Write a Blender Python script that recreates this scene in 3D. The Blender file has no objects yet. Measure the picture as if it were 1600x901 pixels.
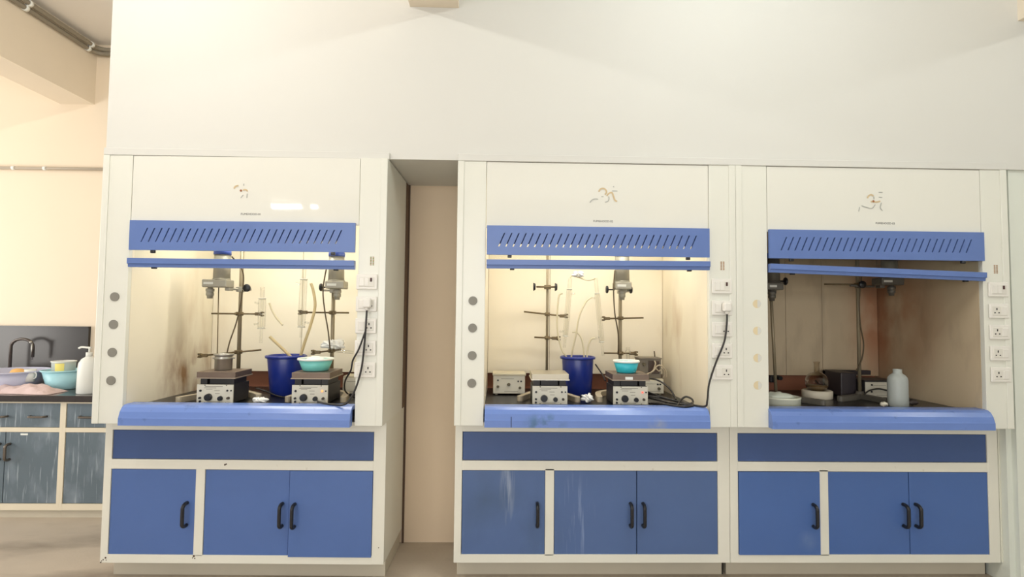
import bpy, bmesh, math, random
from mathutils import Vector, Matrix
random.seed(7)
S = bpy.context.scene
COL = S.collection
PI = math.pi

# ------------------------------------------------------------------ camera, world, lights, exposure
F_PX, PITCH, YAW, ROLL = 857.3, 0.0469, 0.0228, -0.0105
cam_d = bpy.data.cameras.new('camera'); cam = bpy.data.objects.new('camera', cam_d); COL.objects.link(cam)
cam_d.sensor_width = 36; cam_d.lens = F_PX/1600*36; cam_d.clip_start = .05
cy, sy, cp, sp = math.cos(YAW), math.sin(YAW), math.cos(PITCH), math.sin(PITCH)
fwd = Vector((sy*cp, cy*cp, sp)); right0 = Vector((cy, -sy, 0)); up0 = right0.cross(fwd)
cr, sr = math.cos(ROLL), math.sin(ROLL)
right = cr*right0 - sr*up0; up = sr*right0 + cr*up0
m = Matrix((right, up, -fwd)).transposed().to_4x4(); m.translation = Vector((.23, -3.0139, 1.4356))
cam.matrix_world = m
S.camera = cam
S.view_settings.view_transform = 'Standard'; S.view_settings.look = 'None'
S.view_settings.gamma = 1; S.view_settings.use_curve_mapping = False
S.view_settings.exposure = -0.4

world = bpy.data.worlds.new('world'); S.world = world; world.use_nodes = True
world.node_tree.nodes['Background'].inputs[0].default_value = (1, .985, .955, 1)
world.node_tree.nodes['Background'].inputs[1].default_value = .72

def lamp(kind, name, loc, power, color, size=.05, size_y=None, target=None):
    d = bpy.data.lights.new(name, kind); d.energy = power; d.color = color
    if kind == 'AREA':
        d.size = size
        if size_y: d.shape = 'RECTANGLE'; d.size_y = size_y
    else: d.shadow_soft_size = size
    o = bpy.data.objects.new(name, d); COL.objects.link(o); o.location = loc
    if target is not None:
        o.rotation_euler = (Vector(target)-Vector(loc)).to_track_quat('-Z', 'Y').to_euler()
    return o
for bx_, pw, c in ((-1.75, 70, (1, .975, .91)), (1.5, 52, (.94, 1, .985)), (4.7, 34, (.97, .98, .94))):
    for yy in (-1.2, -1.5, -1.8, -2.1):
        lamp('POINT', 'bay_tube', (bx_, yy, 3.53), pw*1.08/4, c, .03)
lamp('AREA', 'rear_tube', (-3.22, -5.57, 3.05), 8, (1, .98, .94), .45, .06, (-3.2, -1, 1.2))
lamp('AREA', 'rear_bulb', (-2.79, -5.57, 3.05), 1.0, (1, .96, .9), .1, .06, (-3.2, -1, 1.2))
lamp('AREA', 'rear_fill', (-.6, -7.9, 1.85), 235, (1, .992, .968), 6.0, 1.8, (-.3, 0, 1.3))  # added fill light far behind the camera, to brighten fronts and alcove
lamp('AREA', 'window_daylight', (-5.6, -.3, 1.6), 85, (1, .96, .90), 1.6, 1.8, (-2.5, .7, 2.3))
for cx_ in (-1.116, .75):
    lamp('AREA', 'hood_lamp', (cx_, .25, 2.16), 11.5, (1, .95, .83), .9, .06, (cx_, .30, 0))

# ------------------------------------------------------------------ materials
def srgb(r, g, b):
    return tuple(((c/255)/12.92 if c/255 <= .04045 else ((c/255+.055)/1.055)**2.4) for c in (r, g, b)) + (1,)
MATS = {}
def mat(name, col, rough=.5, metal=0, var=0, vscale=6, emit=0, spec=.5, trans=0, bump=0, bscale=40, alpha=1, coat=0):
    if name in MATS: return MATS[name]
    M = bpy.data.materials.new(name); M.use_nodes = True; nt = M.node_tree
    b = nt.nodes['Principled BSDF']; c = srgb(*col)
    b.inputs['Base Color'].default_value = c; b.inputs['Roughness'].default_value = rough
    b.inputs['Metallic'].default_value = metal; b.inputs['Specular IOR Level'].default_value = spec
    b.inputs['Transmission Weight'].default_value = trans
    b.inputs['Coat Weight'].default_value = coat
    if emit: b.inputs['Emission Color'].default_value = c; b.inputs['Emission Strength'].default_value = emit
    tc = nt.nodes.new('ShaderNodeTexCoord')
    n = nt.nodes.new('ShaderNodeTexNoise'); n.inputs['Scale'].default_value = vscale; n.inputs['Detail'].default_value = 5
    nt.links.new(tc.outputs['Object'], n.inputs['Vector'])
    if var:
        mx = nt.nodes.new('ShaderNodeMix'); mx.data_type = 'RGBA'
        mx.inputs[6].default_value = tuple(max(0, x*(1-var)) for x in c[:3])+(1,)
        mx.inputs[7].default_value = tuple(min(1, x*(1+var)) for x in c[:3])+(1,)
        nt.links.new(n.outputs['Fac'], mx.inputs[0]); nt.links.new(mx.outputs[2], b.inputs['Base Color'])
    if bump:
        n2 = nt.nodes.new('ShaderNodeTexNoise'); n2.inputs['Scale'].default_value = bscale
        nt.links.new(tc.outputs['Object'], n2.inputs['Vector'])
        bp = nt.nodes.new('ShaderNodeBump'); bp.inputs['Strength'].default_value = bump; bp.inputs['Distance'].default_value = .01
        nt.links.new(n2.outputs['Fac'], bp.inputs['Height']); nt.links.new(bp.outputs['Normal'], b.inputs['Normal'])
    MATS[name] = M
    return M
def stain(M, col, scale, lo, hi, loc=(0, 0, 0), amount=1.0, detail=6, boxc=None, boxs=None, rot=0):
    """dirt / streaks with a shape of their own, mixed over the base colour; boxc/boxs limit it to a soft ellipsoid"""
    nt = M.node_tree; b = nt.nodes['Principled BSDF']; inp = b.inputs['Base Color']
    tc = nt.nodes.new('ShaderNodeTexCoord'); mp = nt.nodes.new('ShaderNodeMapping')
    mp.inputs['Scale'].default_value = scale; mp.inputs['Location'].default_value = loc; mp.inputs['Rotation'].default_value = (0, rot, 0)
    nt.links.new(tc.outputs['Object'], mp.inputs[0])
    n = nt.nodes.new('ShaderNodeTexNoise'); n.inputs['Scale'].default_value = 1; n.inputs['Detail'].default_value = detail
    nt.links.new(mp.outputs[0], n.inputs['Vector'])
    r = nt.nodes.new('ShaderNodeMapRange'); r.inputs[1].default_value = lo; r.inputs[2].default_value = hi; r.inputs[4].default_value = amount
    nt.links.new(n.outputs['Fac'], r.inputs[0]); fac = r.outputs[0]
    if boxc:
        sub = nt.nodes.new('ShaderNodeVectorMath'); sub.operation = 'SUBTRACT'; sub.inputs[1].default_value = boxc
        nt.links.new(tc.outputs['Object'], sub.inputs[0])
        dv = nt.nodes.new('ShaderNodeVectorMath'); dv.operation = 'DIVIDE'; dv.inputs[1].default_value = boxs
        nt.links.new(sub.outputs[0], dv.inputs[0])
        ln = nt.nodes.new('ShaderNodeVectorMath'); ln.operation = 'LENGTH'; nt.links.new(dv.outputs[0], ln.inputs[0])
        r2 = nt.nodes.new('ShaderNodeMapRange'); r2.inputs[1].default_value = 1; r2.inputs[2].default_value = .3
        nt.links.new(ln.outputs['Value'], r2.inputs[0])
        mu = nt.nodes.new('ShaderNodeMath'); mu.operation = 'MULTIPLY'
        nt.links.new(fac, mu.inputs[0]); nt.links.new(r2.outputs[0], mu.inputs[1]); fac = mu.outputs[0]
    mx = nt.nodes.new('ShaderNodeMix'); mx.data_type = 'RGBA'
    if inp.is_linked: nt.links.new(inp.links[0].from_socket, mx.inputs[6])
    else: mx.inputs[6].default_value = inp.default_value
    mx.inputs[7].default_value = srgb(*col)
    nt.links.new(fac, mx.inputs[0]); nt.links.new(mx.outputs[2], inp)
    return M
def glass(name, tint=(1, 1, 1), gloss=.12, rough=.03):
    if name in MATS: return MATS[name]
    M = bpy.data.materials.new(name); M.use_nodes = True; nt = M.node_tree
    nt.nodes.clear(); out = nt.nodes.new('ShaderNodeOutputMaterial')
    t = nt.nodes.new('ShaderNodeBsdfTransparent'); t.inputs[0].default_value = tint+(1,)
    g = nt.nodes.new('ShaderNodeBsdfGlossy'); g.inputs['Roughness'].default_value = rough
    lw = nt.nodes.new('ShaderNodeLayerWeight'); lw.inputs[0].default_value = gloss
    mx = nt.nodes.new('ShaderNodeMixShader')
    nt.links.new(lw.outputs['Facing'], mx.inputs[0]); nt.links.new(t.outputs[0], mx.inputs[1]); nt.links.new(g.outputs[0], mx.inputs[2])
    nt.links.new(mx.outputs[0], out.inputs[0]); MATS[name] = M
    return M

W_FASCIA = mat('fascia_paint', (216, 215, 209), .6, var=.015, vscale=2)
W_CREAM = mat('cream_wall_paint', (236, 220, 196), .7, var=.03, vscale=1.5)
W_ALCOVE = mat('alcove_wall_paint', (228, 207, 180), .75, var=.04, vscale=1.5)
W_CEIL = mat('ceiling_paint', (244, 240, 234), .8)
W_BEAM = mat('beam_paint', (236, 224, 204), .75, var=.02)
FLOOR = mat('concrete_floor', (192, 180, 164), .55, var=.2, vscale=2.2, bump=.08, bscale=60)
stain(FLOOR, (112, 100, 88), (1.2, 3.2, 1), .5, .72, amount=.75)
stain(FLOOR, (182, 170, 152), (2.0, 5, 1), .55, .75, loc=(4, 2, 0), amount=.6)
BACKSPLASH = mat('black_granite_tile', (44, 40, 38), .25, var=.15, vscale=8)
WHITE = mat('cabinet_white', (228, 226, 214), .35, var=.02, vscale=3)
stain(WHITE, (150, 128, 100), (9, 9, 9), .70, .78, amount=.6)
HOODW = mat('hood_white', (229, 229, 219), .28, var=.012, vscale=2)
PANELW = mat('hood_panel_white', (230, 229, 220), .03, var=.01, vscale=2)
PLINTH = mat('plinth_beige', (196, 188, 170), .6, var=.08, vscale=6)
DARK = mat('dark_gap', (24, 22, 22), .8)
BLUE_DOOR = mat('blue_door_laminate', (78, 107, 166), .42, var=.05, vscale=9)
BLUE_DOOR2 = mat('blue_door_streaked', (78, 103, 150), .42, var=.08, vscale=4)
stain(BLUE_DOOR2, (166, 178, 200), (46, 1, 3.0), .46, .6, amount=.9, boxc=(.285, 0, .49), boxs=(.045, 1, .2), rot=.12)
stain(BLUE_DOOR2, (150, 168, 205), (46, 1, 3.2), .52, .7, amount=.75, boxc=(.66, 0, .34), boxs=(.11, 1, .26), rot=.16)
stain(BLUE_DOOR2, (66, 88, 120), (2, 1, 1.5), .45, .6, amount=.8, boxc=(.26, 0, .36), boxs=(.42, 1, .4))
BLUE_DOOR3 = mat('blue_door_deep', (72, 104, 164), .4, var=.04, vscale=7)
stain(BLUE_DOOR3, (120, 142, 180), (8, 1, 6), .4, .7, amount=.5, boxc=(.42, 0, .22), boxs=(.07, 1, .06))
BLUE_FASCIA = mat('blue_fascia', (62, 86, 136), .42, var=.08, vscale=4)
BLUE_METAL = mat('blue_enamel', (96, 121, 180), .34, var=.03, vscale=8)
BLUE_SILL = mat('blue_sill_enamel', (106, 134, 200), .24, var=.05, vscale=6)
stain(BLUE_SILL, (60, 84, 130), (14, 14, 14), .62, .75, amount=.6)
BLUE_SILL2 = mat('blue_sill_stained', (106, 134, 200), .24, var=.05, vscale=6)
stain(BLUE_SILL2, (58, 96, 108), (16, 5, 16), .42, .6, amount=.8, boxc=(.47, -.13, .87), boxs=(.13, .1, .06))
stain(BLUE_SILL2, (150, 158, 178), (12, 5, 12), .42, .6, amount=.7, boxc=(1.06, -.13, .87), boxs=(.06, .1, .05))
BLACK_PL = mat('black_plastic', (26, 26, 30), .35)
LINER = mat('liner_cream', (240, 232, 212), .5, var=.04, vscale=3)
stain(LINER, (150, 104, 58), (9, 9, 4), .42, .64, amount=.9, boxc=(.17, .48, 1.02), boxs=(.3, .36, .34))
stain(LINER, (176, 150, 112), (5, 5, 1.6), .42, .66, amount=.6, boxc=(.17, .55, 1.3), boxs=(.3, .26, .5))
LINER2 = mat('liner_cream_smudged', (240, 230, 208), .5, var=.05, vscale=3)
stain(LINER2, (176, 140, 100), (6, 6, 2.4), .5, .75, amount=.55, boxc=(1.35, .5, 1.2), boxs=(.3, .5, .6))
LINER3 = mat('liner_browned', (204, 186, 156), .5, var=.08, vscale=2.5)
stain(LINER3, (158, 96, 58), (2.5, 2.5, 2), .36, .6, amount=.8, boxc=(1.36, .72, 1.45), boxs=(.3, .62, .62))
stain(LINER3, (124, 106, 86), (7, 7, 2.2), .52, .74, amount=.35)
BRICK_STRIP = mat('rear_duct_brown', (142, 90, 66), .7, var=.2, vscale=5)
GRANITE = mat('black_granite', (15, 15, 19), .3, var=.3, vscale=60)
SOCKETW = mat('socket_white', (234, 231, 224), .35)
SOCKET_IN = mat('socket_module', (224, 221, 212), .4)
GREY_CAP = mat('grey_cap', (132, 129, 120), .5)
TAN = mat('faded_gold', (206, 184, 146), .6); TAN2 = mat('faded_rust', (150, 96, 62), .6)
TICKG = mat('faint_grey', (176, 177, 170), .6)
PRINT = mat('print_grey', (88, 88, 86), .6)
CREAM_PANEL = mat('instrument_panel', (214, 210, 195), .45, var=.05, vscale=20)
INSTR_DARK = mat('instrument_case', (44, 42, 43), .5, var=.1, vscale=14)
PLATE_BR = mat('aged_hot_plate', (120, 104, 92), .42, metal=.55, var=.2, vscale=18)
PLATE_ST = mat('steel_hot_plate', (186, 178, 160), .33, metal=.6, var=.08, vscale=14)
STEEL = mat('brushed_steel', (168, 166, 160), .3, metal=.85, var=.08, vscale=20)
ROD = mat('stand_rod_steel', (150, 138, 114), .4, metal=.3)
BRASSROD = mat('clamp_brown_steel', (112, 96, 68), .42, metal=.3, var=.15, vscale=20)
MOTORG = mat('motor_hammered_grey', (160, 156, 142), .42, metal=.15, var=.08, vscale=30)
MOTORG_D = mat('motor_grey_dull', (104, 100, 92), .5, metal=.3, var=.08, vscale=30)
CASTG = mat('cast_base_grey', (180, 168, 146), .5, var=.1, vscale=12)
BLUECAP = mat('motor_cap_blue', (62, 92, 190), .4)
BUCKET = mat('bucket_blue', (26, 46, 132), .3, var=.04)
TEAL = mat('bowl_teal', (120, 206, 200), .35); TEAL2 = mat('bowl_turquoise', (52, 188, 206), .35)
WPLAST = mat('white_plastic', (238, 240, 234), .4)
MILKY = mat('milky_plastic', (178, 184, 180), .4, trans=.15, var=.04)
CABLE = mat('black_cable', (36, 33, 32), .45)
CABLE_BR = mat('brown_cable', (84, 70, 46), .5)
HOSE = mat('amber_hose', (226, 206, 156), .4, trans=.25); HOSE2 = mat('clear_hose', (232, 222, 190), .35, trans=.35)
GLASS = glass('lab_glass', (.965, .965, .95), .22); PANE = glass('sash_pane', (.96, .97, .96), .05)
FLASKG = glass('flask_glass', (.86, .82, .74), .3)
LIQ = mat('flask_residue', (118, 96, 66), .3)
TISSUE = mat('white_tissue', (240, 240, 236), .8, bump=.4, bscale=50)
GRANITE_TOP = mat('bench_granite', (58, 52, 50), .12, var=.25, vscale=50)
BENCH_DOOR = mat('bench_door_slate', (96, 110, 120), .42, var=.1, vscale=5)
stain(BENCH_DOOR, (176, 186, 194), (60, 1, 4), .58, .72, amount=.85)
stain(BENCH_DOOR, (150, 162, 174), (7, 1, 4), .5, .75, loc=(3, 0, 1), amount=.55)
CHROME = mat('handle_steel', (120, 112, 104), .3, metal=.8)
CONDUIT = mat('grey_conduit', (140, 132, 116), .5); CONDUIT_L = mat('cream_conduit', (176, 164, 146), .5)
PINK = mat('pink_cloth', (218, 196, 194), .85, var=.12, vscale=14, bump=.4, bscale=40)
LAV = mat('basin_lavender', (206, 208, 230), .35); CYAN = mat('basin_cyan', (178, 228, 238), .35)
YEL = mat('pale_yellow', (250, 232, 130), .5); ORANGE = mat('orange_pad', (232, 184, 112), .7)
LED_O = mat('lit_orange_lamp', (255, 150, 80), .4, emit=2.2); LED_R = mat('lit_red_lamp', (255, 96, 80), .4, emit=1.8)
RED_SW = mat('switch_dark_red', (70, 40, 38), .4)
GREEN_T = mat('strip_green', (120, 128, 30), .5); BROWN_T = mat('strip_brown', (160, 122, 84), .5)

# ------------------------------------------------------------------ mesh helpers
class MB:
    def __init__(s): s.bm = bmesh.new()
    def box(s, x0, x1, y0, y1, z0, z1, bev=0, seg=2, rot=None, mi=0):
        r = bmesh.ops.create_cube(s.bm, size=1); vs = r['verts']
        c = Vector(((x0+x1)/2, (y0+y1)/2, (z0+z1)/2)); d = Vector((abs(x1-x0), abs(y1-y0), abs(z1-z0)))
        for v in vs: v.co = Vector((v.co.x*d.x, v.co.y*d.y, v.co.z*d.z))
        fs = list({f for v in vs for f in v.link_faces})
        if bev:
            es = list({e for v in vs for e in v.link_edges})
            r2 = bmesh.ops.bevel(s.bm, geom=es, offset=min(bev, min(d)*.49), segments=seg, affect='EDGES', profile=.5)
            vs = list({v for f in r2['faces'] for v in f.verts} | {v for v in vs if v.is_valid})
            fs = list({f for v in vs for f in v.link_faces})
        for f in fs: f.material_index = mi
        for v in vs: v.co = (rot @ v.co if rot else v.co) + c
        return s
    def cyl(s, p0, p1, r0, r1=None, n=20, mi=0, smooth=True):
        p0, p1 = Vector(p0), Vector(p1); r1 = r0 if r1 is None else r1
        return s.tube([p0, p1], [r0, r1], n, mi, smooth=smooth)
    def tube(s, pts, r, n=10, mi=0, caps=True, smooth=True):
        pts = [Vector(p) for p in pts]
        rs = r if isinstance(r, (list, tuple)) else [r]*len(pts)
        rings = []; prev = None
        for i, p in enumerate(pts):
            t = (pts[min(i+1, len(pts)-1)]-pts[max(i-1, 0)]).normalized()
            if prev is None:
                a = Vector((0, 0, 1)) if abs(t.z) < .9 else Vector((1, 0, 0))
                u = t.cross(a).normalized()
            else: u = (prev - t*prev.dot(t)).normalized()
            prev = u; w = t.cross(u)
            rings.append([s.bm.verts.new(p+rs[i]*(math.cos(2*PI*k/n)*u+math.sin(2*PI*k/n)*w)) for k in range(n)])
        for a, b in zip(rings, rings[1:]):
            for k in range(n):
                f = s.bm.faces.new((a[k], a[(k+1) % n], b[(k+1) % n], b[k])); f.smooth = smooth; f.material_index = mi
        if caps:
            for q in (rings[0][::-1], rings[-1]):
                f = s.bm.faces.new(q); f.material_index = mi
        return s
    def lathe(s, prof, c=(0, 0, 0), n=32, mi=0, sx=1, sy=1, smooth=True, caps=False):
        c = Vector(c); rings = []
        for (r, z) in prof:
            rings.append([s.bm.verts.new(c+Vector((sx*r*math.cos(2*PI*k/n), sy*r*math.sin(2*PI*k/n), z))) for k in range(n)])
        for a, b in zip(rings, rings[1:]):
            for k in range(n):
                f = s.bm.faces.new((a[k], a[(k+1) % n], b[(k+1) % n], b[k])); f.smooth = smooth; f.material_index = mi
        if caps:
            for q in (rings[0][::-1], rings[-1]): s.bm.faces.new(q).material_index = mi
        return s
    def prism(s, poly, axis, a0, a1, mi=0):
        """poly extruded along axis from a0 to a1 (poly = the other two coords in x,y,z order)"""
        def P(p, a): return {'x': (a, p[0], p[1]), 'y': (p[0], a, p[1]), 'z': (p[0], p[1], a)}[axis]
        A = [s.bm.verts.new(P(p, a0)) for p in poly]; B = [s.bm.verts.new(P(p, a1)) for p in poly]; n = len(poly)
        for q in [A, B[::-1]] + [(A[i], B[i], B[(i+1) % n], A[(i+1) % n]) for i in range(n)]:
            s.bm.faces.new(q).material_index = mi
        return s
    def sphere(s, c, r, sx=1, sy=1, sz=1, n=16, mi=0):
        rr = bmesh.ops.create_uvsphere(s.bm, u_segments=n, v_segments=n//2+2, radius=r)
        for v in rr['verts']: v.co = Vector((v.co.x*sx, v.co.y*sy, v.co.z*sz))+Vector(c)
        for f in {f for v in rr['verts'] for f in v.link_faces}: f.smooth = True; f.material_index = mi
        return s
    def build(s, name, mats, parent=None, loc=None):
        bmesh.ops.recalc_face_normals(s.bm, faces=s.bm.faces)
        me = bpy.data.meshes.new(name); s.bm.to_mesh(me); s.bm.free()
        for mm in (mats if isinstance(mats, (list, tuple)) else [mats]): me.materials.append(mm)
        o = bpy.data.objects.new(name, me); COL.objects.link(o)
        if parent: o.parent = parent
        if loc: o.location = loc
        return o
def spline(pts, k=8):
    P = [Vector(p) for p in pts]; out = []
    for i in range(len(P)-1):
        a, b, c, d = P[max(i-1, 0)], P[i], P[i+1], P[min(i+2, len(P)-1)]
        for j in range(k):
            t = j/k
            out.append(.5*((2*b)+(c-a)*t+(2*a-5*b+4*c-d)*t*t+(3*b-a-3*c+d)*t**3))
    return out+[P[-1]]
def thing(name, label, cat, loc=(0, 0, 0), rz=0, group=None):
    o = bpy.data.objects.new(name, None); COL.objects.link(o); o.location = loc; o.rotation_euler = (0, 0, rz)
    o.empty_display_size = .05
    return tag(o, label, cat, group)
def tag(o, label, cat, group=None):
    o['label'] = label; o['category'] = cat
    if group: o['group'] = group
    return o
def struct(mb, name, m):
    o = mb.build(name, m); o['kind'] = 'structure'; return o
def text_mesh(txt, size, name, m, parent, loc):
    cu = bpy.data.curves.new('txt', 'FONT'); cu.body = txt; cu.size = size; cu.align_x = 'CENTER'; cu.extrude = .0006
    t = bpy.data.objects.new('txt', cu); COL.objects.link(t)
    me = bpy.data.meshes.new_from_object(t.evaluated_get(bpy.context.evaluated_depsgraph_get()))
    bpy.data.objects.remove(t); me.materials.clear(); me.materials.append(m)
    o = bpy.data.objects.new(name, me); COL.objects.link(o); o.parent = parent; o.location = loc; o.rotation_euler = (PI/2, 0, 0)
    return o

# ------------------------------------------------------------------ the room
XL = -1.866                    # left end of the fascia and of the first hood
ALC = (-.366, 0.0)             # the alcove between the first and the second hood
struct(MB().box(-6, 6.5, -8, 1.7, -.1, 0), 'floor', FLOOR)
struct(MB().box(-6, 6.5, -8, 1.7, 3.62, 3.72), 'ceiling', W_CEIL)
struct(MB().box(XL, 6.5, -.09, 1.5, 2.26, 3.62), 'wall_fascia', W_FASCIA)
struct(MB().box(-6, -1.5, 1.5, 1.6, 0, 3.62), 'wall_back', W_CREAM)
struct(MB().box(ALC[0]-.07, ALC[1]+.10, .515, .60, 0, 2.26), 'wall_alcove', W_ALCOVE)
struct(MB().box(ALC[0]+.002, ALC[0]+.014, .502, .5145, .0, 2.26), 'trim_4', mat('brown_gap_strip', (92, 70, 54), .7))
struct(MB().box(5.3, 5.4, -8, -.09, 0, 3.62), 'fill_blocker_right', mat('grey_green_blocker', (196, 200, 190), .7))  # unseen, added to keep fill light off the right side
rp = MB().box(3.035, 6.5, -.075, 1.6, 0, 2.42).box(3.005, 3.035, -.045, 1.6, 0, 2.26)
rp.box(3.02, 6.5, -.09, -.02, 2.42, 2.4205)
struct(rp, 'wall_right', mat('right_panel_white', (222, 226, 216), .5))
t1 = MB()
t1.box(XL, ALC[0], -.107, -.09, 2.254, 2.292, .003); t1.box(0, 3.0, -.107, -.09, 2.254, 2.292, .003)
struct(t1, 'trim_1', W_FASCIA)
struct(MB().box(-.274, -.009, -8, -.09, 3.10, 3.62), 'trim_2', W_BEAM)
struct(MB().box(3.106, 3.38, -8, -.09, 3.10, 3.62), 'trim_3', W_BEAM)
struct(MB().box(-3.39, -3.115, -8, 1.5, 3.12, 3.62), 'trim_5', W_BEAM)
struct(MB().box(-6, -3.06, 1.475, 1.5, .84, 1.29).box(-6, -3.06, 1.465, 1.5, 1.29, 1.302), 'wall_backsplash', BACKSPLASH)
fl = MB()
fl.box(3.0, 3.035, -.002, .02, .105, .85).box(2.99, 3.02, .02, .6, 0.10, .85).box(3.004, 3.014, -.008, 0, .11, .845)
for zz in (.79, .16): fl.cyl((3.02, -.006, zz), (3.02, -.001, zz), .004, n=10, mi=1)
struct(fl, 'trim_6', [mat('filler_white', (224, 224, 210), .45), DARK])

# conduits in the left recess
def conduit(name, label, pts, r, m, clips, group=None, cm=None):
    t = thing(name, label, 'pipe', pts[0], 0, group); o = Vector(pts[0])
    MB().tube([Vector(p)-o for p in pts], r, 12).build('pipe', m, t)
    for (p, d) in clips:
        p, d = Vector(p)-o, Vector(d).normalized()
        MB().cyl(p-d*.012, p+d*.012, r*1.28, n=14).build('clip', cm or WPLAST, t)
    return t
for k, (dx, dz) in enumerate(((.0, .0), (.026, .032))):
    X, Z = -3.092+dx, 3.530+dz
    arc = [(X+.07-.07*math.cos(a), 1.395+.07*math.sin(a), Z) for a in [i*PI/16 for i in range(9)]]
    pts = [(X, -2.5, Z), (X, .4, Z)] + arc + [(-1.95, 1.465, Z)]
    conduit('ceiling_conduit', ['lower grey conduit running along the ceiling beam at upper left', 'upper grey conduit running beside the lower one at upper left'][k],
            pts, .0175, CONDUIT, [((X, .79, Z), (0, 1, 0)), ((X, 1.372, Z), (0, 1, 0))], 'conduits along the beam')
conduit('wall_conduit', 'thin horizontal conduit clipped across the cream wall left of the hoods',
        [(-4.6, 1.478, 2.575), (-1.95, 1.478, 2.583)], .0125, CONDUIT_L, [((-3.47, 1.478, 2.579), (1, 0, 0)), ((-3.72, 1.478, 2.578), (1, 0, 0)), ((-4.2, 1.478, 2.577), (1, 0, 0))])

# ------------------------------------------------------------------ fume hoods
def d_handle(parent, x, z0, z1, y, horizontal=False, m=None, depth=.042, name='handle'):
    L = z1-z0
    prof = [(0, 0), (0, -depth*.55), (L*.10, -depth*.95), (L*.24, -depth), (L*.76, -depth), (L*.90, -depth*.95), (L, -depth*.55), (L, 0)]
    pts = [((x+u, y+v, z0) if horizontal else (x, y+v, z0+u)) for u, v in prof]
    return MB().tube(spline(pts, 4), .0075 if horizontal else .0095, 10).build(name, m or BLACK_PL, parent)

def vent_panel(parent, x0, x1, z0, z1):
    g = MB(); n = 28; sx0, sx1 = x0+.063, x1-.102; za, zb = z0+.043, z0+.116
    sl = .031; w = .0068; pitch = (sx1-sx0)/(n-1); y0, y1 = -.116, -.1015
    g.box(x0, x1, y0, y1, z0, za); g.box(x0, x1, y0, y1, zb, z1)
    def para(a0, a1, b0, b1): g.prism([(a0, za), (a1, za), (b1, zb), (b0, zb)], 'y', y0, y1)
    para(x0, sx0-w/2, x0, sx0-w/2+sl)
    for i in range(n-1):
        a0 = sx0+i*pitch+w/2; a1 = sx0+(i+1)*pitch-w/2; para(a0, a1, a0+sl, a1+sl)
    para(sx1+w/2, x1, sx1+w/2+sl, x1)
    o = g.build('vent_panel', BLUE_METAL, parent)
    MB().box(x0+.01, x1-.01, -.1012, -.098, za+.017, z1-.003).build('louvre_backing', mat('louvre_shade_blue', (40, 58, 110), .6), o)
    return o

def power_socket(parent, cx, z, kind, flip=False):
    f = -1 if flip else 1
    p = MB(); y = -.101
    p.box(cx-.055, cx+.055, y-.011, y, z-.040, z+.040, .007, 3)
    o = p.build('power_socket', SOCKETW, parent)
    MB().box(cx-.041, cx+.041, y-.0135, y-.009, z-.025, z+.025, .002).build('module_frame', SOCKET_IN, o)
    if kind == 'indicator':
        MB().box(cx-.038, cx-.012, y-.0155, y-.012, z-.022, z+.022, .002).build('rocker', SOCKETW, o)
        MB().box(cx-.010, cx+.010, y-.0155, y-.012, z-.022, z+.022, .002).build('rocker', SOCKETW, o)
        MB().box(cx+.018, cx+.029, y-.0165, y-.012, z+.001, z+.021, .002).build('indicator_switch', RED_SW, o)
    else:
        MB().box(cx-f*.022-.015, cx-f*.022+.015, y-.0165, y-.012, z-.023, z+.023, .003,
                 rot=Matrix.Rotation(.06, 3, 'X')).build('rocker', SOCKETW, o)
        h = MB(); hx = cx+f*.018
        h.box(hx-.0028, hx+.0028, y-.0142, y-.0125, z+.004, z+.016)
        for dx in (-.011, .011): h.box(hx+dx-.0035, hx+dx+.0035, y-.0142, y-.0125, z-.013, z-.007)
        h.build('pin_holes', DARK, o)
    return o

EMBLEMS = {
 2: ([[(440,260),(470,210),(520,193),(570,215),(588,265),(560,310)], [(596,335),(630,290),(690,272),(722,340),(750,415),(792,435)]],
     [[(632,340),(636,400),(610,440),(560,455)], [(272,470),(310,420),(370,395),(430,400)], [(490,350),(535,352)], [(715,150),(735,165)], [(690,237),(800,237)]], []),
 3: ([[(420,250),(440,210),(490,180),(540,205)], [(480,310),(560,318),(610,318),(670,300)]],
     [[(690,330),(668,430),(712,490)], [(570,365),(510,440),(420,432),(300,395)], [(265,420),(245,510)], [(640,130),(720,130)], [(545,210),(548,270)], [(640,225),(710,230)]], [(535,305)]),
 1: ([[(180,165),(205,130),(250,115)], [(320,188),(360,178),(395,205)]], [[(330,85),(332,120)], [(390,240),(385,310)], [(330,260),(290,310)]], [(290,195)])}
def emblem(parent, idx, cx, cz):
    k = {1: 1/10., 2: 1/12., 3: 1/12.}[idx]*.0034
    ox, oz = {1: (285, 190), 2: (540, 330), 3: (540, 320)}[idx]
    gold, grey, dots = EMBLEMS[idx]; g = MB()
    def strokes(ls, w, mi):
        for l in ls:
            pts = spline([(cx+(a-ox)*k, -.0993-.0002*len(l), cz-(b-oz)*k) for a, b in l], 5)
            n = len(pts); A = []; B = []
            for i, p in enumerate(pts):
                d = (pts[min(i+1, n-1)]-pts[max(i-1, 0)]).normalized(); nn = Vector((-d.z, 0, d.x))*w/2
                if i in (0, n-1): nn *= .5
                A.append(p+nn); B.append(p-nn)
            for i in range(n-1):
                for off in (0, .0007):
                    g.bm.faces.new([g.bm.verts.new((v.x, v.y-off, v.z)) for v in (A[i], A[i+1], B[i+1], B[i])]).material_index = mi
    strokes(gold, .0085, 0); strokes(grey, .005, 1)
    for a, b in dots: g.cyl((cx+(a-ox)*k, -.1012, cz-(b-oz)*k), (cx+(a-ox)*k, -.0996, cz-(b-oz)*k), .006, n=12, mi=2)
    e = g.build('emblem', [TAN, TICKG, TAN2], parent); e['label'] = 'worn gold emblem with faded grey traces'

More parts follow.
